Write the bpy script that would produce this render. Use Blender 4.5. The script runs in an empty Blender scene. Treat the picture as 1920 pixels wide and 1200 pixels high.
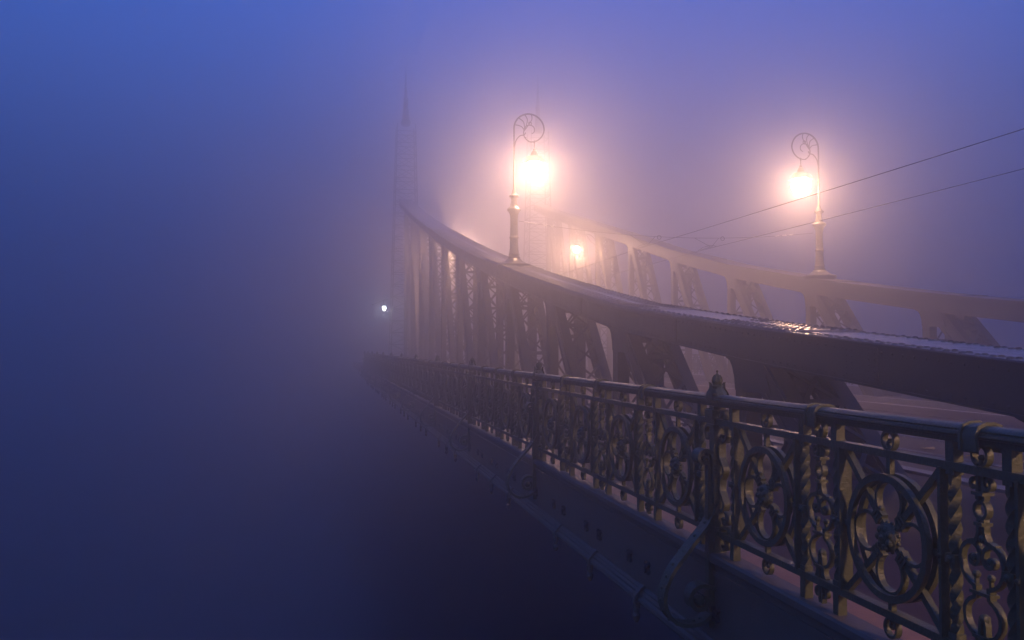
import bpy, math, random
from math import sin, cos, pi, radians, sqrt, atan2
random.seed(7)
S = bpy.context.scene
COL = S.collection

# ------------------------------------------------------------------ mesh helper
class MB:
    def __init__(self):
        self.v = []; self.f = []
    def add(self, vs, fs):
        n = len(self.v)
        self.v += [tuple(p) for p in vs]
        self.f += [tuple(i + n for i in q) for q in fs]
    def box(self, x0, x1, y0, y1, z0, z1):
        self.add([(x0,y0,z0),(x1,y0,z0),(x1,y1,z0),(x0,y1,z0),(x0,y0,z1),(x1,y0,z1),(x1,y1,z1),(x0,y1,z1)],
                 [(3,2,1,0),(4,5,6,7),(0,1,5,4),(1,2,6,5),(2,3,7,6),(3,0,4,7)])
    def loft(self, rings, caps=True, closed=False):
        m = len(rings[0]); n0 = len(self.v)
        vs = [p for r in rings for p in r]; fs = []
        R = len(rings)
        for i in range(R if closed else R - 1):
            j = (i + 1) % R
            for k in range(m):
                l = (k + 1) % m
                fs.append((i*m+k, i*m+l, j*m+l, j*m+k))
        if caps and not closed:
            fs.append(tuple(range(m))[::-1]); fs.append(tuple((R-1)*m + k for k in range(m)))
        self.add(vs, fs)
    def lathe(self, prof, c=(0,0,0), n=20):
        self.loft([[(c[0]+r*cos(2*pi*k/n), c[1]+r*sin(2*pi*k/n), c[2]+z) for k in range(n)] for r, z in prof])
    def bar(self, a, b, w, h, up=(0,0,1)):
        """rectangular bar from a to b; w across (perp to up), h along up"""
        ax = [b[i]-a[i] for i in range(3)]; L = sqrt(sum(q*q for q in ax)) or 1; ax = [q/L for q in ax]
        s = cross(ax, up); l = sqrt(sum(q*q for q in s))
        if l < 1e-5: s = cross(ax, (0,1,0)); l = sqrt(sum(q*q for q in s))
        s = [q/l for q in s]; u = cross(s, ax)
        def ring(p): return [tuple(p[i] + s[i]*a_*w/2 + u[i]*b_*h/2 for i in range(3)) for a_, b_ in ((-1,-1),(1,-1),(1,1),(-1,1))]
        self.loft([ring(a), ring(b)])
    def tube(self, pts, r, n=8, closed=False, taper=None):
        P = [tuple(p) for p in pts]; rings = []; N = len(P); prev = None
        for i, p in enumerate(P):
            q0 = P[i-1] if (i > 0 or closed) else P[i]; q1 = P[(i+1) % N] if (i < N-1 or closed) else P[i]
            t = [q1[k]-q0[k] for k in range(3)]; L = sqrt(sum(q*q for q in t)) or 1; t = [q/L for q in t]
            ref = prev or ((0,0,1) if abs(t[2]) < .9 else (1,0,0))
            s = cross(t, ref); l = sqrt(sum(q*q for q in s)) or 1; s = [q/l for q in s]
            u = cross(s, t); prev = u
            rr = r if taper is None else r*(1 + (taper-1)*i/(N-1))
            rings.append([tuple(p[k] + rr*(cos(2*pi*j/n)*s[k] + sin(2*pi*j/n)*u[k]) for k in range(3)) for j in range(n)])
        self.loft(rings, closed=closed)
    def strap(self, path, thick, depth, plane='YZ', off=0.0, closed=False):
        """flat bar bent along a 2-D path; thick = in-plane, depth = across the plane (centred on off)"""
        N = len(path); rings = []
        for i, p in enumerate(path):
            q0 = path[i-1] if (i > 0 or closed) else path[i]; q1 = path[(i+1) % N] if (i < N-1 or closed) else path[i]
            tx, tz = q1[0]-q0[0], q1[1]-q0[1]; L = sqrt(tx*tx+tz*tz) or 1
            nx, nz = -tz/L*thick/2, tx/L*thick/2
            ring = []
            for s, d in ((1,-1),(1,1),(-1,1),(-1,-1)):
                a, b, c = p[0]+nx*s, p[1]+nz*s, off+d*depth/2
                ring.append((c, a, b) if plane == 'YZ' else (a, c, b))
            rings.append(ring)
        self.loft(rings, closed=closed)
    def prism(self, poly, d0, d1, plane='YZ'):
        m = len(poly)
        def P(p, d): return (d, p[0], p[1]) if plane == 'YZ' else ((p[0], d, p[1]) if plane == 'XZ' else (p[0], p[1], d))
        self.add([P(p, d0) for p in poly] + [P(p, d1) for p in poly],
                 [tuple(range(m))[::-1], tuple(range(m, 2*m))] + [(k, (k+1) % m, m+(k+1) % m, m+k) for k in range(m)])
    def ball(self, c, r, n=10, m=6, sq=(1,1,1)):
        self.loft([[(c[0]+sq[0]*r*sin(pi*(i+.02)/(m+.04))*cos(2*pi*k/n), c[1]+sq[1]*r*sin(pi*(i+.02)/(m+.04))*sin(2*pi*k/n),
                     c[2]-sq[2]*r*cos(pi*(i+.02)/(m+.04))) for k in range(n)] for i in range(m+1)])
    def dome(self, c, r, axis='z', sgn=1, n=7, fl=1.0):
        rings = []
        for a, h in ((1,0),(.82,.42),(.4,.68)):
            R = []
            for k in range(n):
                u, w, d = r*a*cos(2*pi*k/n), r*a*sin(2*pi*k/n), sgn*r*h*fl
                R.append((c[0]+u, c[1]+w, c[2]+d) if axis == 'z' else ((c[0]+d, c[1]+u, c[2]+w) if axis == 'x' else (c[0]+u, c[1]+d, c[2]+w)))
            rings.append(R)
        self.loft(rings)
    def build(self, name, mat, parent=None, loc=None, smooth=32):
        me = bpy.data.meshes.new(name); me.from_pydata(self.v, [], self.f)
        import bmesh
        b = bmesh.new(); b.from_mesh(me); bmesh.ops.recalc_face_normals(b, faces=b.faces); b.to_mesh(me); b.free()
        me.materials.append(mat)
        if smooth:
            me.shade_smooth(); me.set_sharp_from_angle(angle=radians(smooth))
        return link(name, me, parent, loc)
def cross(a, b): return [a[1]*b[2]-a[2]*b[1], a[2]*b[0]-a[0]*b[2], a[0]*b[1]-a[1]*b[0]]
def link(name, data, parent=None, loc=None):
    o = bpy.data.objects.new(name, data); COL.objects.link(o)
    if parent: o.parent = parent
    if loc: o.location = loc
    return o
def tag(o, label=None, cat=None, group=None, kind=None):
    if label: o['label'] = label
    if cat: o['category'] = cat
    if group: o['group'] = group
    if kind: o['kind'] = kind
    return o
def empty(name, loc=(0,0,0), rz=0):
    o = link(name, None, None, loc); o.rotation_euler = (0,0,rz); o.empty_display_size = .2; return o
def copy_tree(o, parent=None):
    c = o.copy(); COL.objects.link(c)
    if parent: c.parent = parent
    for ch in list(o.children): copy_tree(ch, c)
    return c
def arc(cx, cy, r, a0, a1, n=14, r1=None):
    out = []
    for i in range(n+1):
        t = i/n; a = radians(a0+(a1-a0)*t); rr = r if r1 is None else r+(r1-r)*t
        out.append((cx+rr*cos(a), cy+rr*sin(a)))
    return out
def mirror(p): return [(-a, b) for a, b in p]
def smoothpath(pts, k=5):
    out = []; n = len(pts)
    for i in range(n-1):
        p0 = pts[max(i-1,0)]; p1 = pts[i]; p2 = pts[i+1]; p3 = pts[min(i+2,n-1)]
        for j in range(k):
            t = j/k
            out.append(tuple(.5*((2*p1[d]) + (-p0[d]+p2[d])*t + (2*p0[d]-5*p1[d]+4*p2[d]-p3[d])*t*t + (-p0[d]+3*p1[d]-3*p2[d]+p3[d])*t**3) for d in range(len(p1))))
    out.append(pts[-1]); return out

# ------------------------------------------------------------------ materials
def mat(name, c1, c2, rough=(.35,.6), scale=6, metallic=0.0, bump=.15, spec=.5, rust=None, rust_amt=.35, bscale=60):
    m = bpy.data.materials.new(name); m.use_nodes = True
    N = m.node_tree.nodes; L = m.node_tree.links; b = N['Principled BSDF']
    tc = N.new('ShaderNodeTexCoord'); n1 = N.new('ShaderNodeTexNoise'); n1.inputs['Scale'].default_value = scale; n1.inputs['Detail'].default_value = 8
    n1.inputs['Roughness'].default_value = .65
    L.new(tc.outputs['Object'], n1.inputs['Vector'])
    cr = N.new('ShaderNodeValToRGB'); cr.color_ramp.elements[0].position = .32; cr.color_ramp.elements[1].position = .68
    cr.color_ramp.elements[0].color = (*c1, 1); cr.color_ramp.elements[1].color = (*c2, 1)
    L.new(n1.outputs['Fac'], cr.inputs['Fac'])
    col = cr.outputs['Color']
    if rust:
        n2 = N.new('ShaderNodeTexNoise'); n2.inputs['Scale'].default_value = scale*.45; n2.inputs['Detail'].default_value = 10; n2.inputs['Roughness'].default_value = .75
        L.new(tc.outputs['Object'], n2.inputs['Vector'])
        r2 = N.new('ShaderNodeValToRGB'); r2.color_ramp.elements[0].position = .55; r2.color_ramp.elements[1].position = .72
        r2.color_ramp.elements[1].color = (rust_amt,)*3 + (1,)
        L.new(n2.outputs['Fac'], r2.inputs['Fac'])
        mx = N.new('ShaderNodeMix'); mx.data_type = 'RGBA'; L.new(r2.outputs['Color'], mx.inputs['Factor']); L.new(col, mx.inputs['A']); mx.inputs['B'].default_value = (*rust, 1)
        col = mx.outputs['Result']
    L.new(col, b.inputs['Base Color'])
    mr = N.new('ShaderNodeMapRange'); mr.inputs['From Min'].default_value = .3; mr.inputs['From Max'].default_value = .7
    mr.inputs['To Min'].default_value = rough[0]; mr.inputs['To Max'].default_value = rough[1]
    L.new(n1.outputs['Fac'], mr.inputs['Value']); L.new(mr.outputs['Result'], b.inputs['Roughness'])
    b.inputs['Metallic'].default_value = metallic; b.inputs['Specular IOR Level'].default_value = spec
    if bump:
        n3 = N.new('ShaderNodeTexNoise'); n3.inputs['Scale'].default_value = bscale; n3.inputs['Detail'].default_value = 4
        L.new(tc.outputs['Object'], n3.inputs['Vector'])
        bp = N.new('ShaderNodeBump'); bp.inputs['Strength'].default_value = bump; bp.inputs['Distance'].default_value = .01
        L.new(n3.outputs['Fac'], bp.inputs['Height']); L.new(bp.outputs['Normal'], b.inputs['Normal'])
    return m
RAILP = mat('railing_green_paint', (.07,.078,.032), (.105,.113,.05), (.3,.6), 9, rust=(.1,.045,.022), rust_amt=.6, bump=.5)
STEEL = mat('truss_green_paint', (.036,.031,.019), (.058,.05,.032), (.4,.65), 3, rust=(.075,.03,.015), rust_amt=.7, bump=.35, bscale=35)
PLATE = mat('wet_chord_sheen_plate', (.17,.165,.15), (.25,.24,.22), (.14,.28), 5, rust=(.14,.09,.06), bump=.12, bscale=25, spec=.8)  # wet plate; pale base also carries its sheen from sky and lamps
GIRD = mat('girder_grey_paint', (.115,.09,.055), (.165,.13,.085), (.45,.7), 4, rust=(.12,.05,.022), rust_amt=.8, bump=.3)
STUD = mat('rusty_stud', (.025,.02,.016), (.05,.032,.022), (.4,.6), 20, bump=.1)
EDGE = mat('edging_lamplit', (.3,.145,.065), (.42,.21,.1), (.5,.65), 4, bump=.3, bscale=80)  # warm lamplight on the pavement's edge put into this orange colour
LAMPP = mat('lamp_post_paint', (.042,.04,.026), (.062,.058,.04), (.3,.45), 8, bump=.1)
ASPH = mat('damp_asphalt', (.04,.017,.012), (.075,.034,.026), (.55,.8), 1.6, bump=.6, bscale=120, spec=.3)
PAVE = mat('pavement_asphalt', (.05,.024,.017), (.08,.042,.03), (.55,.75), 2.2, bump=.5, bscale=110, spec=.3)
KERB = mat('kerb_stone', (.2,.18,.17), (.28,.26,.24), (.5,.7), 5, bump=.3)
RAILS = mat('polished_tram_rail', (.35,.33,.32), (.5,.48,.46), (.18,.3), 12, metallic=1.0, bump=.05)
WHITE = mat('road_paint', (.6,.58,.54), (.8,.77,.72), (.5,.7), 9, bump=.2)
WIRE = mat('dark_copper_wire', (.03,.025,.022), (.05,.04,.035), (.4,.5), 9, metallic=.6, bump=0)
PORC = mat('white_porcelain', (.75,.74,.7), (.85,.84,.8), (.12,.2), 9, bump=0)
LEAF = mat('yellow_leaf', (.5,.28,.03), (.62,.4,.06), (.45,.6), 40, bump=.1)
WATER = mat('dark_river_water', (.008,.011,.016), (.012,.015,.02), (.3,.4), .3, bump=.6, bscale=1.2)
def emit(name, c, s):
    m = bpy.data.materials.new(name); m.use_nodes = True; N = m.node_tree.nodes
    for n in list(N):
        if n.type == 'BSDF_PRINCIPLED': N.remove(n)
    e = N.new('ShaderNodeEmission'); e.inputs['Color'].default_value = (*c, 1); e.inputs['Strength'].default_value = s
    m.node_tree.links.new(e.outputs[0], N['Material Output'].inputs['Surface']); return m
WARM = (1,.56,.33)
COLD = (.85, .95, 1.0)
GLOW = emit('lit_warm_globe', WARM, 18)
GLOWC = emit('lit_cold_lantern_glass', COLD, 2.5)

# ------------------------------------------------------------------ layout numbers (metres; pavement = 0, bridge runs along +Y)
XR = 2.75                     # outer railing plane
P0, D = 5.777, 5.335          # first railing post seen, panel length
T0 = 5.56                     # near truss: outer edge of the top plate
R0 = 16.6                     # far truss: inner edge of the top plate
DF = 6.14
CH_H = .46
ZB = -2.8                     # bottom chord
KN = [(-14.0,.55),(-1.0,.9),(.42,1.05),(5.75,1.355),(11.08,1.80),(16.41,2.34),(21.74,3.15),(27.07,4.03),(32.4,5.0),(37.73,6.03),(43.06,7.15),(48.39,8.3),(53.72,9.5),(59.05,10.75),(64.4,12.1),(69.0,13.3)]
KNF = [(-14.0,.55),(-1.0,.9),(.42,1.05),(5.75,1.36),(11.08,1.80),(15.4,2.27),(21.55,3.02),(27.69,3.9),(33.83,4.97),(39.97,6.25),(46.11,7.75),(52.25,9.2),(58.39,10.65),(64.5,12.1),(69.0,13.3)]  # far truss: panels stretched longer than the near ones, spacing from image pixels
def prof(K, y):
    for (a, b), (c, d) in zip(K, K[1:]):
        if a <= y <= c: return b + (d-b)*(y-a)/(c-a)
    return K[-1][1]

# ------------------------------------------------------------------ the setting
def sheet(name, x0, x1, y0, y1, z0, z1, m, kind='structure'):
    b = MB(); b.box(x0, x1, y0, y1, z0, z1); return tag(b.build(name, m, smooth=0), kind=kind)
Y0, Y1 = -14, 96
w = MB(); w.add([(-180,-160,-9),(200,-160,-9),(200,200,-9),(-180,200,-9)], [(0,1,2,3)])
tag(w.build('water', WATER, smooth=0), kind='structure')
sheet('pavement', XR+.07, T0+1.3, Y0, Y1, -.5, 0, PAVE)
sheet('lamplit_pavement_edge', XR+.066, XR+.35, Y0, Y1, -.48, .006, EDGE)  # strip coloured as if a warm lamp lit it
sheet('pavement', R0-.2, 20.43, Y0, Y1, -.5, 0, PAVE)
sheet('kerb', T0+1.303, T0+1.5, Y0, Y1, -.5, .035, KERB)
sheet('kerb', R0-.4, R0-.203, Y0, Y1, -.5, .035, KERB)
sheet('road', T0+1.503, R0-.403, Y0, Y1, -.5, -.1, ASPH)
b = MB()
b.box(15.72, 15.84, Y0, Y1, -.102, -.096)
b.box(7.35, 7.47, Y0, Y1, -.102, -.096)
for xx in (11.2, 11.85): b.box(xx, xx+.1, Y0, Y1, -.102, -.096)
tag(b.build('road_marking', WHITE, smooth=0), kind='structure')
b = MB(); b.box(XR+.3, 20.2, Y0, Y1, -.62, -.503)
for k in range(-2, 18):
    y = P0 + D*k; b.box(4.3, 19.0, y-.15, y+.15, -1.35, -.623)
tag(b.build('bridge_deck', STEEL, smooth=0), kind='structure')

# tram rails: a grooved head and its flangeway lip
rail_lab = ['tram rail nearest the near truss, yellow leaves lying beside it', 'inner rail of the near tram track', 'inner rail of the far tram track', 'bright tram rail nearest the far truss']
for i, x in enumerate((8.9, 10.33, 12.42, 13.85)):
    b = MB(); s = 1 if i % 2 == 0 else -1
    b.box(x-.035, x+.035, Y0, Y1, -.2, -.088)
    a0, a1 = sorted((x+s*.075, x+s*.1)); b.box(a0, a1, Y0, Y1, -.2, -.09)
    tag(b.build('tram_rail', RAILS, smooth=0), rail_lab[i], 'rail', 'tram rails in the carriageway')

# ------------------------------------------------------------------ railing
def twisted(h0, h1, s=.046):
    b = MB(); rings = []
    n = 66
    for i in range(n+1):
        z = h0+(h1-h0)*i/n; t = min(max((z-.24)/(.90-.24), 0), 1)*2*pi*2.2
        rings.append([(s*.5*1.25*cos(t+pi/4+k*pi/2), s*.5*1.25*sin(t+pi/4+k*pi/2), z) for k in range(4)])
    b.loft(rings)
    b.box(-.026,.026,-.026,.026,.045,h0+.03); b.box(-.026,.026,-.026,.026,h1-.02,1.09)
    b.box(-.032,.032,-.032,.032,.545,.585)
    b.dome((-.032,0,.565), .018, 'x', -1)
    return b
def flatbar():
    b = MB(); b.box(-.038,.038,-.009,.009,.2,.965); b.dome((-.0385,0,.565), .013,'x',-1); return b
RC = .5625
def medallion(half):
    b = MB()
    for off in (-.028, .034):
        for r0, r1 in ((.278,.314),):
            n = 48
            for side in (0,):
                rings = []
                for k in range(n):
                    a = 2*pi*k/n; c, s = cos(a), sin(a)
                    rings.append([(off-.014, r0*c, RC+r0*s), (off+.014, r0*c, RC+r0*s), (off+.014, r1*c, RC+r1*s), (off-.014, r1*c, RC+r1*s)])
                b.loft(rings, closed=True)
    # crossing diagonals, corner to corner, broken at the hub
    for sy in (-1, 1):
        for top in (0, 1):
            z = .955 if top else .205
            L = sqrt((half-.01)**2+(z-RC)**2); ty, tz = sy*(half-.01)/L, (z-RC)/L
            b.bar((.004, ty*.07, RC+tz*.07), (.004, sy*(half-.01), z), .034, .032, up=(1,0,0))
            for q, wq in ((.1,.05),(.122,.042),(.145,.05)):
                p = (.0, ty*q, RC+tz*q); p2 = (.0, ty*(q+.016), RC+tz*(q+.014)); b.bar(p, p2, wq, .044, up=(1,0,0))
            for sd in (-1, 1):
                b.ball((-.004, ty*.145-tz*.034*sd, RC+tz*.145+ty*.034*sd), .015, 8, 5)
    # four petals
    for k in range(4):
        a = radians(90*k); cy, cz = .178*cos(a), .178*sin(a)
        path = []
        for i in range(29):
            t = radians(-150+300*i/28)
            u, v = .098*cos(t), .098*sin(t)
            path.append((cy+u*cos(a)-v*sin(a), RC+cz+u*sin(a)+v*cos(a)))
        b.strap(path, .017, .034)
    # links to the frame
    b.box(-.014,.014,-.014,.014,RC+.312,.957); b.box(-.014,.014,-.014,.014,.203,RC-.312)
    for sy in (-1,1):
        y0, y1 = sorted((sy*.312, sy*(half+.04))); b.box(-.012,.012,y0,y1,RC-.013,RC+.013)
    # curls in the bands above and below
    for zc, s in ((1.042,1),(.117,-1)):
        b.strap([(y, zc+z*s) for y, z in [(p[0], p[1]) for p in arc(0,0,.046,-80,250,20)] ], .013, .032)
        b.strap([(y, zc+z*s) for y, z in smoothpath([(-.016,-.043),(.0,-.03),(.004,-.014),(.0,-.004)],4)], .011, .03)
        b.ball((0, 0, zc-.002*s), .0135, 8, 6)
        z0, z1 = sorted((zc-s*.045, zc-s*.052-s*.02)); b.box(-.014,.014,-.014,.014,z0,z1)
    return b
def rosette():
    b = MB(); b.ball((-.015,0,RC), .072, 14, 8, (.6,1,1))
    for k in range(7):
        a = 2*pi*k/7; b.ball((-.04, .044*cos(a), RC+.044*sin(a)), .02, 8, 5)
    b.ball((-.052,0,RC), .017, 8, 5)
    for k in range(12):
        a = 2*pi*(k+.5)/12; b.ball((-.01, .072*cos(a), RC+.072*sin(a)), .011, 6, 4)
    return b
def scrollwork():
    b = MB(); d = .03
    def both(p, th=.016, dep=d):
        b.strap(p, th, dep); b.strap(mirror(p), th, dep)
    # ring in the top band
    b.strap(arc(0,1.04,.044,-70,250,20), .013, .032); b.ball((0,0,1.03), .015, 8, 6); b.box(-.01,.01,-.006,.006,.99,1.02)
    # small volutes under the upper rail, stem, ring, stem
    both(arc(.036,.915,.028,100,-170,14,.012) , .012)
    both([(.014,.955),(.016,.9),(.02,.86),(.018,.852)], .014)
    b.box(-.03,.03,-.034,.034,.872,.886); b.box(-.028,.028,-.024,.024,.742,.757)
    b.strap(arc(0,.808,.036,0,360,22)[:-1], .013, .032, closed=True)
    both([(.014,.845),(.012,.855)], .012); 
    both(smoothpath([(.012,.775),(.016,.74),(.018,.71),(.03,.68),(.055,.662),(.085,.665)],4), .016)
    b.ball((0,0,.685), .02, 8, 6)
    # heart of two C scrolls
    both(smoothpath([(.022,.675),(.06,.668),(.1,.645),(.122,.6),(.12,.555),(.1,.515),(.07,.49),(.035,.478)],5), .017)
    both(smoothpath([(.05,.665),(.018,.64),(.012,.6),(.03,.572),(.058,.575),(.066,.598),(.05,.61)],5), .016)
    for s in (-1,1): b.ball((-.004, s*.046, .6), .017, 8, 5); b.ball((0, s*.042, .528), .018, 8, 5); b.box(-.008,.008,s*.042-.006,s*.042+.006,.48,.52)
    both([(.04,.485),(.042,.43)], .022)
    b.box(-.024,.024,-.06,.06,.448,.462)
    # lyre below
    both(smoothpath([(.042,.432),(.075,.412),(.1,.375),(.098,.325),(.07,.285),(.035,.268),(.034,.23),(.05,.205)],5), .018)
    both(smoothpath([(.016,.205),(.016,.3),(.012,.335),(-.0,.345)],4), .014)
    b.ball((0,0,.345), .024, 8, 6)
    b.box(-.024,.024,-.05,.05,.262,.276)
    both(arc(.03,.12,.03,90,-200,12,.012), .013); both([(.012,.165),(.014,.09),(.01,.065)], .014)
    return b
def postbay():
    """curled side straps between the main post and its two twisted bars"""
    b = MB()
    for s in (-1, 1):
        def st(p, th=.016, dep=.05): b.strap([(s*y, z) for y, z in p], th, dep)
        st(smoothpath([(.075,.955),(.15,.93),(.17,.88),(.13,.84),(.1,.86),(.105,.89)],5))
        st(smoothpath([(.07,.86),(.065,.74),(.09,.7),(.12,.66),(.12,.62),(.08,.57),(.07,.5),(.11,.44),(.13,.4),(.1,.35),(.07,.36)],5), .02)
        st(arc(.13,.3,.055,80,-200,16,.02)); st(smoothpath([(.07,.2),(.1,.24),(.18,.24),(.2,.21)],4))
        st(arc(.12,.115,.045,100,-190,14,.016)); st(arc(.12,1.03,.045,-100,190,14,.016))
        for z in (.8,.77): b.dome((-.025, s*.066, z), .01, 'x', -1)
    return b
def post():
    b = MB()
    b.box(-.045,.045,-.04,.04,-.5,1.085)
    b.box(-.09,-.0455,-.028,.028,-.48,.76)
    b.box(-.07,.07,-.062,.062,1.0,1.06); b.box(-.06,.06,-.055,.055,.94,.958); b.box(-.05,.05,-.05,.05,.2,.23)
    b.strap([(y,1.03+z) for y, z in arc(-.09,0,.035,40,330,12,.014)], .014, .06); b.strap([(y,1.03+z) for y, z in arc(.09,0,.035,140,-150,12,.014)], .014, .06)
    return b
def finial():
    b = MB()
    b.lathe([(.05,1.172),(.056,1.18),(.045,1.2),(.036,1.21),(.04,1.222),(.043,1.23),(.034,1.238),(.034,1.25),(.038,1.258),(.032,1.285),(.02,1.305),(.006,1.318),(.003,1.33)], n=12)
    # leaf-shaped saddle cheeks folding down over the rail
    for s in (-1,1):
        b.loft([[(s*x, -wd, z), (s*x+s*.012, 0, z+.004), (s*x, wd, z), (s*(x-.012), 0, z)] for x, z, wd in ((.068,1.125,.05),(.07,1.15,.06),(.062,1.185,.045),(.05,1.21,.03),(.05,1.24,.022),(.056,1.255,.01))])
        b.loft([[(-wd, s*y, z), (0, s*(y+.012), z+.004), (wd, s*y, z), (0, s*(y-.012), z)] for y, z, wd in ((.085,1.168,.03),(.066,1.185,.04),(.05,1.205,.03),(.046,1.225,.02),(.056,1.245,.008))])
    for k in range(8):
        a = 2*pi*k/8; b.tube([(.03*cos(a),.03*sin(a),1.252),(.037*cos(a),.037*sin(a),1.266),(.032*cos(a),.032*sin(a),1.288),(.018*cos(a),.018*sin(a),1.308)], .006, 5)
    b.ball((0,0,1.334), .009, 8, 5)
    return b
def bracket():
    b = MB(); dep = .12
    o = XR
    up = [(2.700-o,.40),(2.698-o,.5),(2.696-o,.6),(2.694-o,.68),(2.685-o,.74)]
    top = up + arc(2.628-o,.722,.06,20,300,22,.034)
    b.strap(top, .024, dep, 'XZ')
    cv = arc(2.632-o,.712,.02,0,360,10)[:-1]; b.strap(cv, .016, dep*1.1, 'XZ', closed=True)
    low = smoothpath([(2.735-o,.40),(2.70-o,.32),(2.644-o,.234),(2.56-o,.14),(2.475-o,.04),(2.40-o,-.05),(2.357-o,-.125),(2.328-o,-.2),(2.323-o,-.277),(2.345-o,-.35),(2.388-o,-.404),(2.445-o,-.436),(2.505-o,-.446),(2.57-o,-.44),(2.622-o,-.42),(2.68-o,-.375)],5)
    b.strap(low, .026, dep, 'XZ')
    inn = [(2.705-o,-.20)] + arc(2.598-o,-.275,.105,55,250,18,.07) + arc(2.596-o,-.28,.062,250,420,12,.03)
    b.strap(inn, .028, dep*.95, 'XZ')
    b.ball((2.596-o,0,-.285), .04, 10, 6, (1,1.9,1))
    for i in range(4, len(low)-6, 5):
        p, q = low[i], low[i+1]; tx, tz = q[0]-p[0], q[1]-p[1]; L = sqrt(tx*tx+tz*tz); nx, nz = tz/L, -tx/L
        if nx > 0 and nz > 0: nx, nz = -nx, -nz
        b.ball((p[0]-abs(nx)*.012*(1), 0, p[1]+(nz if nx < 0 else -nz)*.012), .014, 7, 5)
    for i in range(1,5): b.ball((up[i-1][0]-.012, 0, up[i-1][1]+.02), .012, 7, 5)
    return b
def collar():
    b = MB()
    pr = [(-.064,1.06),(-.067,1.13),(-.052,1.165),(-.02,1.178),(.02,1.178),(.052,1.165),(.067,1.13),(.064,1.06)]
    inner = [(x*.9, z-.006) for x, z in pr]
    b.prism(pr + inner[::-1], -.05, .05, 'XZ')
    b.strap([(x*1.06, z+.003) for x, z in pr], .012, .014, 'XZ', off=-.045); b.strap([(x*1.06, z+.003) for x, z in pr], .012, .014, 'XZ', off=.045)
    return b
def run(poly, y0, y1):
    b = MB(); b.prism(poly, y0, y1, 'XZ'); return b
HAND = [(-.03,1.086),(-.034,1.112),(-.052,1.116),(-.058,1.126),(-.056,1.138),(-.045,1.143),(-.049,1.150),(-.042,1.161),(-.026,1.169),(0,1.171)]
HAND = HAND + [(-x, z) for x, z in HAND[:-1][::-1]]

MESH = dict(tw=twisted(.205,.957), fb=flatbar(), med=medallion(.385), ros=rosette(), scr=scrollwork(), pb=postbay(), po=post(), fi=finial(), br=bracket(), co=collar())
DATA = {}
def part(key, name, parent, loc):
    if key not in DATA:
        o = MESH[key].build(name, RAILP, parent, loc); DATA[key] = o.data; return o
    return link(name, DATA[key], parent, loc)
def railing(x, k0, k1, label, rz=0, detail=True, first_m=None):
    """posts k0..k1; local frame: x across (outside = -x), y along"""
    root = empty('iron_railing', (x, P0, 0), 0); sx = 1
    tag(root, label, 'railing', 'cast iron railings along the bridge')
    ya, yb = D*k0-.2, D*k1+.2
    run(HAND, ya, yb).build('handrail', RAILP, root)
    u = MB(); u.box(-.03,.03,ya,yb,.957,.995); u.build('upper_rail', RAILP, root)
    u = MB(); u.box(-.03,.03,ya,yb,.166,.205); u.build('lower_rail', RAILP, root)
    for k in range(k0, k1+1):
        y = D*k
        p = part('po', 'post', root, (0,y,0))
        part('fi', 'finial', p, None); part('pb', 'side_scroll', p, None)
        if x < 10: part('br', 'bracket', p, None)
        if k == k1: continue
        m = (D-2*.71)/3; e = .71
        rings = [y+e+m*i for i in range(4)]
        if first_m and k == -1: rings = [-.71-first_m*i for i in range(4)][::-1]
        for i, yr in enumerate(rings):
            q = part('med', 'medallion', root, (0,yr,0)); part('ros', 'rosette', q, None)
            for s in (-1,1):
                part('tw', 'twisted_bar', root, (0,yr+s*.45,0)); part('fb', 'flat_bar', root, (0,yr+s*.392,0))
            if i < 3:
                yc = (yr+rings[i+1])/2
                part('scr', 'scrollwork', root, (0,yc,0)); part('co', 'collar', root, (0,yc,0))
    return root
railing(XR, -1, 11, 'dark green wrought iron railing with round medallions, running from the foreground into fog', first_m=1.235)
railing(20.5, 3, 10, 'faint iron railing on the opposite footway, seen beyond the far truss')

# ------------------------------------------------------------------ edge girder under the railing
g = empty('edge_girder', (XR, P0, 0)); tag(g, 'riveted grey edge girder with star studs hanging below the foreground railing', 'girder')
ya, yb = -D-4, D*12
b = MB(); b.box(-.045,.06,ya,yb,-.56,-.022); b.build('web', GIRD, g)
run([(-.075,-.02),(-.085,-.005),(-.085,.035),(-.07,.05),(.065,.05),(.065,-.02)], ya, yb).build('sill', GIRD, g)
run([(.07,-.56),(-.06,-.56),(-.075,-.575),(-.075,-.59),(-.1,-.6),(-.1,-.62),(-.125,-.632),(-.13,-.66),(-.115,-.685),(-.08,-.69),(-.08,-.71),(.07,-.71)], ya, yb).build('cornice', GIRD, g)
b = MB(); b.box(-.06,-.0455,ya,yb,-.11,-.075); b.build('moulding', GIRD, g)
hb = MB(); hb.strap([(-.06,-.545),(-.085,-.56),(-.11,-.59),(-.145,-.63),(-.15,-.67),(-.13,-.71)], .022, .06, 'XZ')
hb.lathe([(.012,-.85),(.03,-.82),(.036,-.79),(.022,-.765),(.028,-.745),(.034,-.72),(.03,-.69)], (-.13,0,0), 10)
sb = MB()
for k in range(4):
    a = pi/2*k+pi/4; sb.bar((-.056, .012*cos(a), .012*sin(a)), (-.056, .06*cos(a), .06*sin(a)), .03, .03, up=(1,0,0)); sb.dome((-.06, .05*cos(a), .05*sin(a)), .018, 'x', -1, 7)
sb.dome((-.06,0,0), .034, 'x', -1, 9)
hd = sd = None
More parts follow.
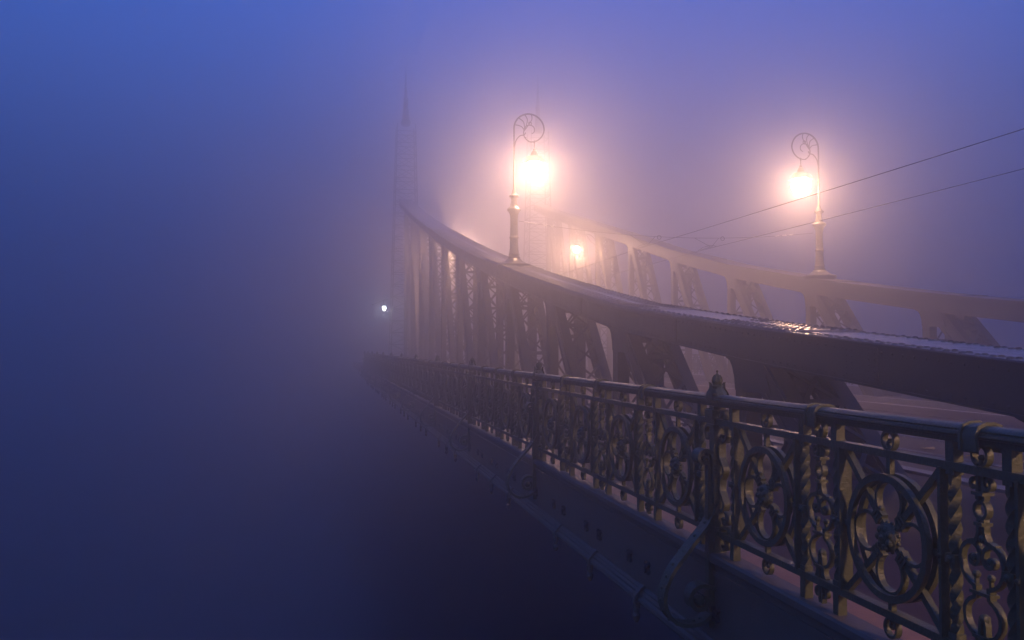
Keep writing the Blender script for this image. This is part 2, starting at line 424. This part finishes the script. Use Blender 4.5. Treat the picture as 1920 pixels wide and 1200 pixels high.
for i in range(-4, 40):
    y = D/4*i
    if i % 4:
        if hd is None: o = hb.build('hanger', GIRD, g, (0,y,0)); hd = o.data
        else: link('hanger', hd, g, (0,y,0))
    for e in (.28, .95):
        yy = y+e*D/4*1.0
        if sd is None: o = sb.build('star_stud', STUD, g, (0,yy,-.375)); sd = o.data
        else: link('star_stud', sd, g, (0,yy,-.375))

# ------------------------------------------------------------------ trusses
def truss(K, x0, ys, label, rivets, outer):
    """x0 = low-X edge of the top plate; members between x0+.06 and x0+1.04"""
    root = empty('steel_truss', (x0, 0, 0)); tag(root, label, 'truss', 'riveted steel trusses of the bridge')
    a, c = .06, 1.04; lw = .25
    # box chord: two webs and a soffit
    b = MB()
    for xa, xb in ((a, a+.06), (c-.06, c)):
        for (y0, z0), (y1, z1) in zip(K, K[1:]):
            b.prism([(y0,z0-CH_H),(y1,z1-CH_H),(y1,z1),(y0,z0)], xa, xb)
    for (y0, z0), (y1, z1) in zip(K, K[1:]):
        b.prism([(y0,z0-CH_H+.02),(y1,z1-CH_H+.02),(y1,z1-CH_H+.05),(y0,z0-CH_H+.05)], a+.062, c-.062)
    for xa, xb, in ((a-.035, a-.0025), (c+.0025, c+.035)):          # flange angles along the webs
        for (y0, z0), (y1, z1) in zip(K, K[1:]):
            b.prism([(y0,z0-.03),(y1,z1-.03),(y1,z1-.003),(y0,z0-.003)], xa, xb)
            b.prism([(y0,z0-CH_H),(y1,z1-CH_H),(y1,z1-CH_H+.025),(y0,z0-CH_H+.025)], xa+.003, xb-.003)
    if rivets:                            # splice covers on the outer web
        for ysp in (3.4, 8.3, 13.6, 19.0):
            z = prof(K, ysp); s_ = (prof(K, ysp+.3)-z)/.3
            b.prism([(ysp-.3,z-.3*s_-CH_H+.04),(ysp+.3,z+.3*s_-CH_H+.04),(ysp+.3,z+.3*s_-.04),(ysp-.3,z-.3*s_-.04)], a-.012, a-.001)
    if rivets:
        y = 2.0
        while y < 24:
            z = prof(K, y)
            for dz in (-.085, -CH_H+.07): b.dome((a, y, z+dz), .017, 'x', -1, 6)
            y += .17
        for ysp in (3.4, 8.3, 13.6, 19.0):
            z = prof(K, ysp); s_ = (prof(K, ysp+.3)-z)/.3
            for i_ in range(5):
                for dy in (-.25,-.15,.15,.25): b.dome((a-.012, ysp+dy, z+dy*s_-.1-.065*i_), .014, 'x', -1, 6)
    b.build('top_chord', STEEL, root)
    # cover plates, one more layer every panel towards the tower
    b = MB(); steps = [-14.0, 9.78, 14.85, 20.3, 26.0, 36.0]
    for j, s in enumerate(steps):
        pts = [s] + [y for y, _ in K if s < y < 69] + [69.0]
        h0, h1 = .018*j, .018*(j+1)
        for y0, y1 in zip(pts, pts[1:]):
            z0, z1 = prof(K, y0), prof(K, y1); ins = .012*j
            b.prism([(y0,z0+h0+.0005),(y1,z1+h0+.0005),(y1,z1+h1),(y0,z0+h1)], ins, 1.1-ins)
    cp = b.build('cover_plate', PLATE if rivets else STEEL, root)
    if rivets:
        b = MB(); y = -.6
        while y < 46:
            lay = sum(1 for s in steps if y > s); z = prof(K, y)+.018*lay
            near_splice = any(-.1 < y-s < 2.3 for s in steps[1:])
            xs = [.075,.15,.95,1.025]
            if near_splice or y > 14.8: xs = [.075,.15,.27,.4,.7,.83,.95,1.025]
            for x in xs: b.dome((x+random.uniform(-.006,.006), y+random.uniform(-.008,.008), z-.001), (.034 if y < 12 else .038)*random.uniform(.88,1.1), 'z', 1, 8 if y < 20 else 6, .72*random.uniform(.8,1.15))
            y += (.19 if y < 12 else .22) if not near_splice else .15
        b.build('rivets', STEEL, cp)  # duller reflection on the rivets painted in as a darker colour than the plate
    # bottom chord below the deck
    b = MB()
    b.box(a, a+.3, 0, 69, ZB-.2, ZB+.2); b.box(c-.3, c, 0, 69, ZB-.2, ZB+.2); b.build('bottom_chord', STEEL, root)
    for i, y in enumerate(ys):
        zt = prof(K, y)-CH_H
        b = MB()
        for xa in (a, c-lw):
            b.box(xa+.005, xa+lw-.005, y-.15, y+.15, ZB+.2, zt+.08)
            b.box(xa-.004, xa+.0045, y-.05, y+.05, 0.05, zt-.1)
            # haunch gusset on the far side, swept fillet; knee on the diagonal side
            sl = (prof(K, y+.6)-prof(K, y))/.6
            far = [(y-.16, zt+.12),(y-.16, zt-.3),(y+.155, zt-.42)] + [(y+.155+.28*(1-cos(radians(t))), zt-.42+.42*sin(radians(t))+sl*.3*sin(radians(t))) for t in (25,45,65,90)] + [(y+.45, zt+.12+sl*.45)]
            b.prism(far, xa-.0035, xa+lw+.0035)
        v = b.build('vertical', STEEL, root)
        lacing(zt-.15, y, a+lw, c-lw).build('lacing', STEEL, v)
        if i == 0: continue
        yp = ys[i-1]; zt2 = prof(K, y)-CH_H*.6
        p, q = (y-.12, zt2), (yp+.1, ZB)
        L = sqrt((p[0]-q[0])**2+(p[1]-q[1])**2); ty, tz = (q[0]-p[0])/L, (q[1]-p[1])/L
        b = MB(); wd = .42
        for xa in (a, c-lw):
            b.bar((xa+lw/2, *p), (xa+lw/2, *q), lw-.03, wd, up=(0, -tz, ty))
            kn = [(y+.05, zt+.1), (y+.05, zt-.38), (y-.35, zt-.5), (y-.95, zt-.62+.0), (y-1.12, zt-.1), (y-1.12, zt+.06)]
            kn = [(yy, min(zz, prof(K, yy)-.02)) for yy, zz in kn]
            b.prism([(y-.02, zt+.1), (y-.02, zt-.45), (y-.12+ty*.95-.2*-tz*0+.0, zt2+tz*.95), (y-.12+ty*.62, zt2+tz*.30), (y-.9, prof(K,y-.9)-CH_H+.05), (y-.9, prof(K, y-.9)-.06)], xa-.002, xa+lw+.002)
            for e in (-.13, .13):                                     # raised angle legs on the faces of the member
                n = (-tz*e, ty*e)
                for xf in (xa+.007, xa+lw-.007):
                    b.bar((xf, p[0]+n[0], p[1]+n[1]), (xf, q[0]+n[0], q[1]+n[1]), .02, .05, up=(0,-tz,ty))
        dg = b.build('diagonal', STEEL, root)
        b = MB(); n = max(4, int(L/.62)); st = L/n
        for j in range(n):
            for top in (-1,):
                e = top*(wd/2-.012); nn = (-tz*e, ty*e)
                s0, s1 = j*st, (j+1)*st
                if s0 < .5: continue
                A = (p[0]+ty*s0+nn[0], p[1]+tz*s0+nn[1]); B = (p[0]+ty*s1+nn[0], p[1]+tz*s1+nn[1])
                b.bar((a+lw-.03, *A), (c-lw+.03, *B), .055, .012, up=(0,-tz,ty)); 
                A2 = (A[0]-tz*.013*top, A[1]+ty*.013*top); B2 = (B[0]-tz*.013*top, B[1]+ty*.013*top)
                b.bar((c-lw+.03, *A2), (a+lw-.03, *B2), .055, .012, up=(0,-tz,ty))
                if j % 3 == 1: b.bar((a+lw-.03, *B2), (c-lw+.03, *B2), .12, .011, up=(0,-tz,ty))
        b.build('lacing', STEEL, dg)
    return root
def lacing(zt, y, xa, xb):
    b = MB(); wdt = xb-xa+.04; n = max(2, int((zt+.4)/.6)); st = (zt+.4)/n
    for s in (-1,):
        yf = y+s*.135
        for j in range(n):
            z0 = -.4+st*j; z1 = z0+st
            b.bar((xa-.02,yf,z0),(xb+.02,yf,z1),.05,.012,up=(0,1,0)); b.bar((xb+.02,yf+.011*s,z0),(xa-.02,yf+.011*s,z1),.05,.012,up=(0,1,0))
            if j % 2 == 0: b.box(xa-.02,xb+.02,yf-.028,yf+.004,z1-.05,z1+.05)
    b.box(xa-.02,xb+.02,y-.13,y+.13,zt-.12,zt+.2)
    return b
ys_near = [y for y, _ in KN if 0 < y < 68]
ys_far = [y for y, _ in KNF if 0 < y < 68]
truss(KN, T0, ys_near, 'near riveted steel truss beside the footway, its top chord sweeping up towards the tower', True, -1)
truss(KNF, R0, ys_far, 'far riveted steel truss across the carriageway, paler in the fog', False, 1)

# ------------------------------------------------------------------ portal tower in the fog
tower_lab = ['near side lattice tower, a faint tall smudge left of the lamps in the fog', 'far side spired tower, the faintest shape behind the left street lamp']
for s in (-1, 1):
    b = MB(); W0, W1, H0, H1 = 1.25, .72, -2, 19.5
    def wz(z): return W0+(W1-W0)*(z-H0)/(H1-H0)
    for cx in (-1,1):
        for cy in (-1,1):
            b.loft([[(cx*wz(z)+u*.04, cy*wz(z)+v*.04, z) for u, v in ((-1,-1),(1,-1),(1,1),(-1,1))] for z in (H0, H1)])
    z = H0
    while z < H1-1:
        z2 = z+.95; w0, w1 = wz(z), wz(z2)
        for a in (-1,1):
            b.bar((-w0,a*w0,z),(w1,a*w1,z2),.03,.025,up=(0,1,0)); b.bar((w0,a*w0+.05,z),(-w1,a*w1+.05,z2),.03,.025,up=(0,1,0))
            b.bar((a*w0,-w0,z),(a*w1,w1,z2),.03,.025,up=(1,0,0)); b.bar((a*w0+.05,w0,z),(a*w1+.05,-w1,z2),.03,.025,up=(1,0,0))
        for a in (-1,1):
            b.bar((-w1,a*w1,z2),(w1,a*w1,z2),.05,.05); b.bar((a*w1,-w1,z2),(a*w1,w1,z2),.05,.05)
        z = z2
    t = empty('bridge_tower', (11.65+s*5.5, 69.6, 0)); tag(t, tower_lab[(s+1)//2], 'tower', 'bridge towers lost in fog')
    b.build('frame', STEEL, t)
    c = MB(); c.lathe([(.35,19.5),(.4,19.8),(.3,20.0),(.24,20.6),(.18,21.4),(.22,21.6),(.14,21.9),(.1,22.6),(.06,23.6),(.02,24.4)], n=12)
    c.build('spire', STEEL, t)

# ------------------------------------------------------------------ lamps
def point(name, parent, loc, power, col, r):
    l = bpy.data.lights.new(name, 'POINT'); l.energy = power; l.color = col; l.shadow_soft_size = r
    o = bpy.data.objects.new(name, l); COL.objects.link(o); o.parent = parent; o.location = loc; return o
PW = 430
def street_lamp(loc, rz, label, pw=1):
    root = empty('street_lamp', loc, rz); tag(root, label, 'street lamp', 'ornate street lamps standing on the trusses')
    b = MB(); b.lathe([(.5,-.14),(.56,-.02),(.58,.03),(.56,.06),(.42,.1),(.3,.17),(.22,.25),(.2,.27),(.21,.3),(.17,.33),(.17,.38),(.19,.4),(.165,.43),(.15,.5),(.14,.6),(.13,.92),(.15,.94),(.155,.98),(.13,1.01),(.125,1.3),(.125,1.6),(.14,1.72),(.17,1.8),(.225,1.86),(.235,1.9),(.21,1.94),(.15,1.98),(.13,2.02),(.115,2.1),(.09,2.24),(.1,2.29),(.16,2.32),(.165,2.36),(.11,2.4),(.07,2.46),(.05,2.56)], n=24)
    b.build('pedestal', LAMPP, root)
    b = MB(); R = .52; cx, cz = R, 4.62
    sp = [(0,2.5),(0,3.2),(0,4.0)] + arc(cx,cz,R,180,0,22) + arc(cx,cz,R,0,-95,12,.41)
    sp2 = arc(cx,cz,.41,-95,-180,8,.30)+arc(cx,cz+.0,.30,-180,-300,8,.2)
    full = sp + arc(cx+.06,cz-.06,.36,-95,-180,8,.24) + arc(cx+.05,cz-.04,.23,-185,-430,16,.1)
    b.tube([(x,0,z) for x, z in full[:3]], .042, 10, taper=.7)
    b.tube([(x,0,z) for x, z in full[2:27]], .028, 8)
    b.tube([(x,0,z) for x, z in full[26:]], .024, 8, taper=.6)
    def tw_(p, r=.02): b.tube([(x,0,z) for x, z in smoothpath(p,5)], r, 6)
    tw_([(0,3.9),(.06,4.2),(.2,4.38),(.34,4.42),(.4,4.5)]); tw_([(.34,4.42),(.36,4.34),(.42,4.34)],.014)
    for a, bx in ((165,.0),(135,.05),(108,.0),(82,.0)):
        q = arc(cx,cz,R,a,a,1)[0]; tw_([q, (cx+(q[0]-cx)*.62+.04, cz+(q[1]-cz)*.62), (cx+.0-.16, cz-.05)], .016)
    b.tube([(x,0,z) for x, z in arc(cx+.02,cz+.2,.07,-90,250,12,.03)], .016, 6)
    b.build('arm', LAMPP, root)
    lx, lz = .70, 3.30
    b = MB(); b.lathe([(.018,.95),(.03,.92),(.03,.88),(.015,.85),(.015,.7),(.05,.66),(.05,.62),(.09,.58),(.12,.5),(.14,.42),(.26,.4),(.37,.27),(.41,.18),(.415,.16),(.4,.175),(.25,.38),(.08,.34)], (lx,0,lz), 20)
    b.build('lamp_shade', LAMPP, root)
    b = MB(); b.ball((lx,0,lz-.04), .33, 24, 16); b.build('globe', GLOW, root)
    point('lamp_light', root, (lx,0,lz-.04), PW*pw, WARM, .35)
    return root
street_lamp((6.08, 28.0, 4.22), 0, 'tall scroll-armed street lamp glowing on the near truss top chord')
street_lamp((17.15, 27.7, 4.02), pi, 'tall scroll-armed street lamp glowing on the far truss, crossed by overhead wires')
street_lamp((6.08, -4.9, .84), 0, 'scroll-armed street lamp standing on the near truss behind the viewpoint', 3.0)

def hanging_lamp(loc, rz, label, pw):
    bl = empty('hanging_lamp', loc, rz); tag(bl, label, 'lamp', 'small lamps hung inside the trusses')
    b = MB(); b.tube([(x,0,z) for x, z in smoothpath([(.05,0),(-.3,.35),(-.8,.42),(-1.2,.25),(-1.24,.0)],6)], .03, 8); b.tube([(.05,0,-.3),(-.3,0,-.05),(-.6,0,.38)], .02, 6); b.build('arm', LAMPP, bl)
    b = MB(); b.lathe([(.03,.05),(.1,0),(.16,-.12),(.34,-.36),(.35,-.4),(.3,-.38),(.05,-.2)], (-1.24,0,0), 18); b.build('lamp_shade', LAMPP, bl)
    b = MB(); b.ball((-1.24,0,-.58), .21, 14, 10); b.build('globe', GLOW, bl)
    point('lamp_light', bl, (-1.24,0,-.58), pw, WARM, .23)
hanging_lamp((16.62, 52.25, 8.3), 0, 'small warm round lamp hung inside the far truss, deep in the fog', 700)
hanging_lamp((6.62, 53.72, 8.36), pi, 'added warm lamp, unseen inside the near truss, lighting the fog behind its lattice', 1600)  # added lamp, kept out of sight, to brighten the fog between the trusses

wl = empty('wall_lantern', (4.4, 68.35, 4.6)); tag(wl, 'tiny cold white lantern on a bracket beside the tower foot', 'lantern')
b = MB(); b.tube([(1.0,.6,.95),(.5,.1,.75),(0,0,.7),(-.05,0,.5),(0,0,.36)] , .03, 8); b.tube([(0,0,.7),(-.6,0,.42),(-.9,0,.3)], .02, 6); b.ball((-.9,0,.3), .06, 8, 6); b.build('bracket', LAMPP, wl)
b = MB(); b.lathe([(.02,.38),(.06,.34),(.22,.24),(.24,.22),(.2,.2)], (0,0,0), 10); b.build('lantern_cap', LAMPP, wl)
b = MB(); b.lathe([(.15,.195),(.135,.05),(.1,-.1),(.07,-.14)], (0,0,0), 10); b.build('lantern_glass', GLOWC, wl)
point('lantern_light', wl, (0,0,0), 24, COLD, .22)

# ------------------------------------------------------------------ overhead tram wires
ZW = 4.95
for i, x in enumerate((10.55, 12.9)):
    b = MB(); pts = []
    for j in range(41):
        y = -8+78*j/40; s = ((y-28) % 31)/31; pts.append((x, y, ZW+.0-.05*4*s*(1-s)))
    b.tube(pts, .0085, 6)
    tag(b.build('contact_wire', WIRE), ['thin black contact wire over the near tram track, the higher line at right', 'thin black contact wire over the far tram track, the lower line at right'][i], 'wire', 'overhead tram wires')
sw = empty('span_wire', (6.1, 27.85, 0)); tag(sw, 'thin cross-span wire with white insulators strung between the two street lamps', 'wire')
b = MB(); b.tube([(.1+10.8*t/16, 0, 5.72-.1*t/16-.35*4*(t/16)*(1-t/16)) for t in range(17)], .007, 6)
def zs(x): t = (x-.1)/10.8; return 5.72-.1*t-1.4*t*(1-t)
for xw in (10.55-6.1, 12.9-6.1):
    b.tube([(xw-.45,0,zs(xw-.45)),(xw-.1,-.5,ZW+.02)], .008, 6); b.tube([(xw+.45,0,zs(xw+.45)),(xw+.1,-.2,ZW+.06),(xw,.5,ZW+.02)], .008, 6)
    b.tube([(xw,-.7,ZW+.02),(xw,-.3,ZW+.09),(xw,.3,ZW+.09),(xw,.7,ZW+.02)], .009, 6)
    b.tube([(xw+.6+.07*cos(a*pi/6),0,zs(xw+.6)-.02+.07*sin(a*pi/6)) for a in range(12)], .01, 6, closed=True)
b.build('cable', WIRE, sw)
for x0, x1 in ((.3,.75),(.95,1.08),(1.2,1.3),(9.4,9.55),(9.68,9.84),(9.95,10.1)):
    b = MB(); n = max(2, int((x1-x0)/.05)); pr = []
    b.tube([(x0+(x1-x0)*j/n,0,zs(x0+(x1-x0)*j/n)) for j in range(n+1)], .024, 8)
    b.build('insulator', PORC, sw)

# ------------------------------------------------------------------ fallen leaves
spots = [(9.36,12.08,.4,'long yellow leaf on the road behind the upper railing scroll'),(9.3,10.95,1.7,'small yellow leaf by the tram rail, between two leaves'),(9.43,10.37,2.6,'yellow leaf on the road nearest the right edge'),(9.75,13.6,.9,'faint yellow leaf lying farthest along the tram rail')]
for i, (x, y, rz, lab) in enumerate(spots):
    b = MB(); n = 12; out = []
    for k in range(n):
        a = 2*pi*k/n; r = .075*(1+.25*cos(5*a))*(1 if k % 2 else .8); out.append((r*cos(a)*1.25, r*sin(a)*.8))
    b.add([(0,0,.012)]+[(p, q, .004+.016*abs(p)/.1) for p, q in out], [(0,k+1,(k+1) % n+1) for k in range(n)])
    b.add([(p*1.0, q*1.0, .001+.016*abs(p)/.1) for p, q in out], [tuple(range(n))[::-1]])
    b.tube([(.08,0,.014),(.13,.01,.006)], .004, 5)
    o = b.build('fallen_leaf', LEAF, None, (x,y,-.099)); o.rotation_euler.z = rz; o.scale = (1.5,1.5,1.5)
    tag(o, lab, 'leaf', 'fallen leaves on the road')

# ------------------------------------------------------------------ haze
FOG = .029
b = MB(); b.box(-180.5, 200.5, -160.5, 200.5, -10, 28)
hz = b.build('haze', WHITE, smooth=0); tag(hz, kind='stuff'); hz.data.materials.clear()
fm = bpy.data.materials.new('river_fog'); fm.use_nodes = True; N = fm.node_tree.nodes
for n in list(N):
    if n.type == 'BSDF_PRINCIPLED': N.remove(n)
pv = N.new('ShaderNodeVolumePrincipled'); pv.inputs['Density'].default_value = FOG; pv.inputs['Color'].default_value = (.74,.73,.76,1); pv.inputs['Anisotropy'].default_value = .83
fm.node_tree.links.new(pv.outputs['Volume'], N['Material Output'].inputs['Volume'])
hz.data.materials.append(fm)

# ------------------------------------------------------------------ world
W = bpy.data.worlds.new('World'); S.world = W; W.use_nodes = True; N = W.node_tree.nodes; L = W.node_tree.links
sky = N.new('ShaderNodeTexSky'); sky.sky_type = 'NISHITA'; sky.sun_disc = False
sky.sun_elevation = radians(0.0); sky.sun_rotation = radians(200); sky.air_density = 1.6; sky.dust_density = .5; sky.ozone_density = 4
bg = N['Background']; bg.inputs['Strength'].default_value = .15
tm = N.new('ShaderNodeMix'); tm.data_type = 'RGBA'; tm.blend_type = 'MULTIPLY'; tm.inputs['Factor'].default_value = 1; tm.inputs['B'].default_value = (.64,.83,1.5,1)
L.new(sky.outputs['Color'], tm.inputs['A']); L.new(tm.outputs['Result'], bg.inputs['Color'])

# ------------------------------------------------------------------ camera
cd = bpy.data.cameras.new('camera'); cam = bpy.data.objects.new('camera', cd); COL.objects.link(cam); S.camera = cam
cd.sensor_width = 36; cd.lens = 36*1620/1920; cd.clip_start = .05; cd.clip_end = 2000
cam.location = (0, 0, 1.5); cam.rotation_euler = (radians(90+1.874), 0, radians(-12.117))

# ------------------------------------------------------------------ render settings
S.view_settings.view_transform = 'Standard'; S.view_settings.look = 'None'; S.view_settings.exposure = 3.74; S.view_settings.gamma = 1
S.render.engine = 'CYCLES'
c = S.cycles
c.use_denoising = True
try: c.denoiser = 'OPENIMAGEDENOISE'; c.denoising_input_passes = 'RGB_ALBEDO_NORMAL'
except Exception: pass
c.max_bounces = 10; c.volume_bounces = 4; c.diffuse_bounces = 3; c.glossy_bounces = 3; c.transmission_bounces = 2
c.caustics_reflective = False; c.caustics_refractive = False; c.sample_clamp_indirect = .5; c.sample_clamp_direct = 0; c.use_adaptive_sampling = False
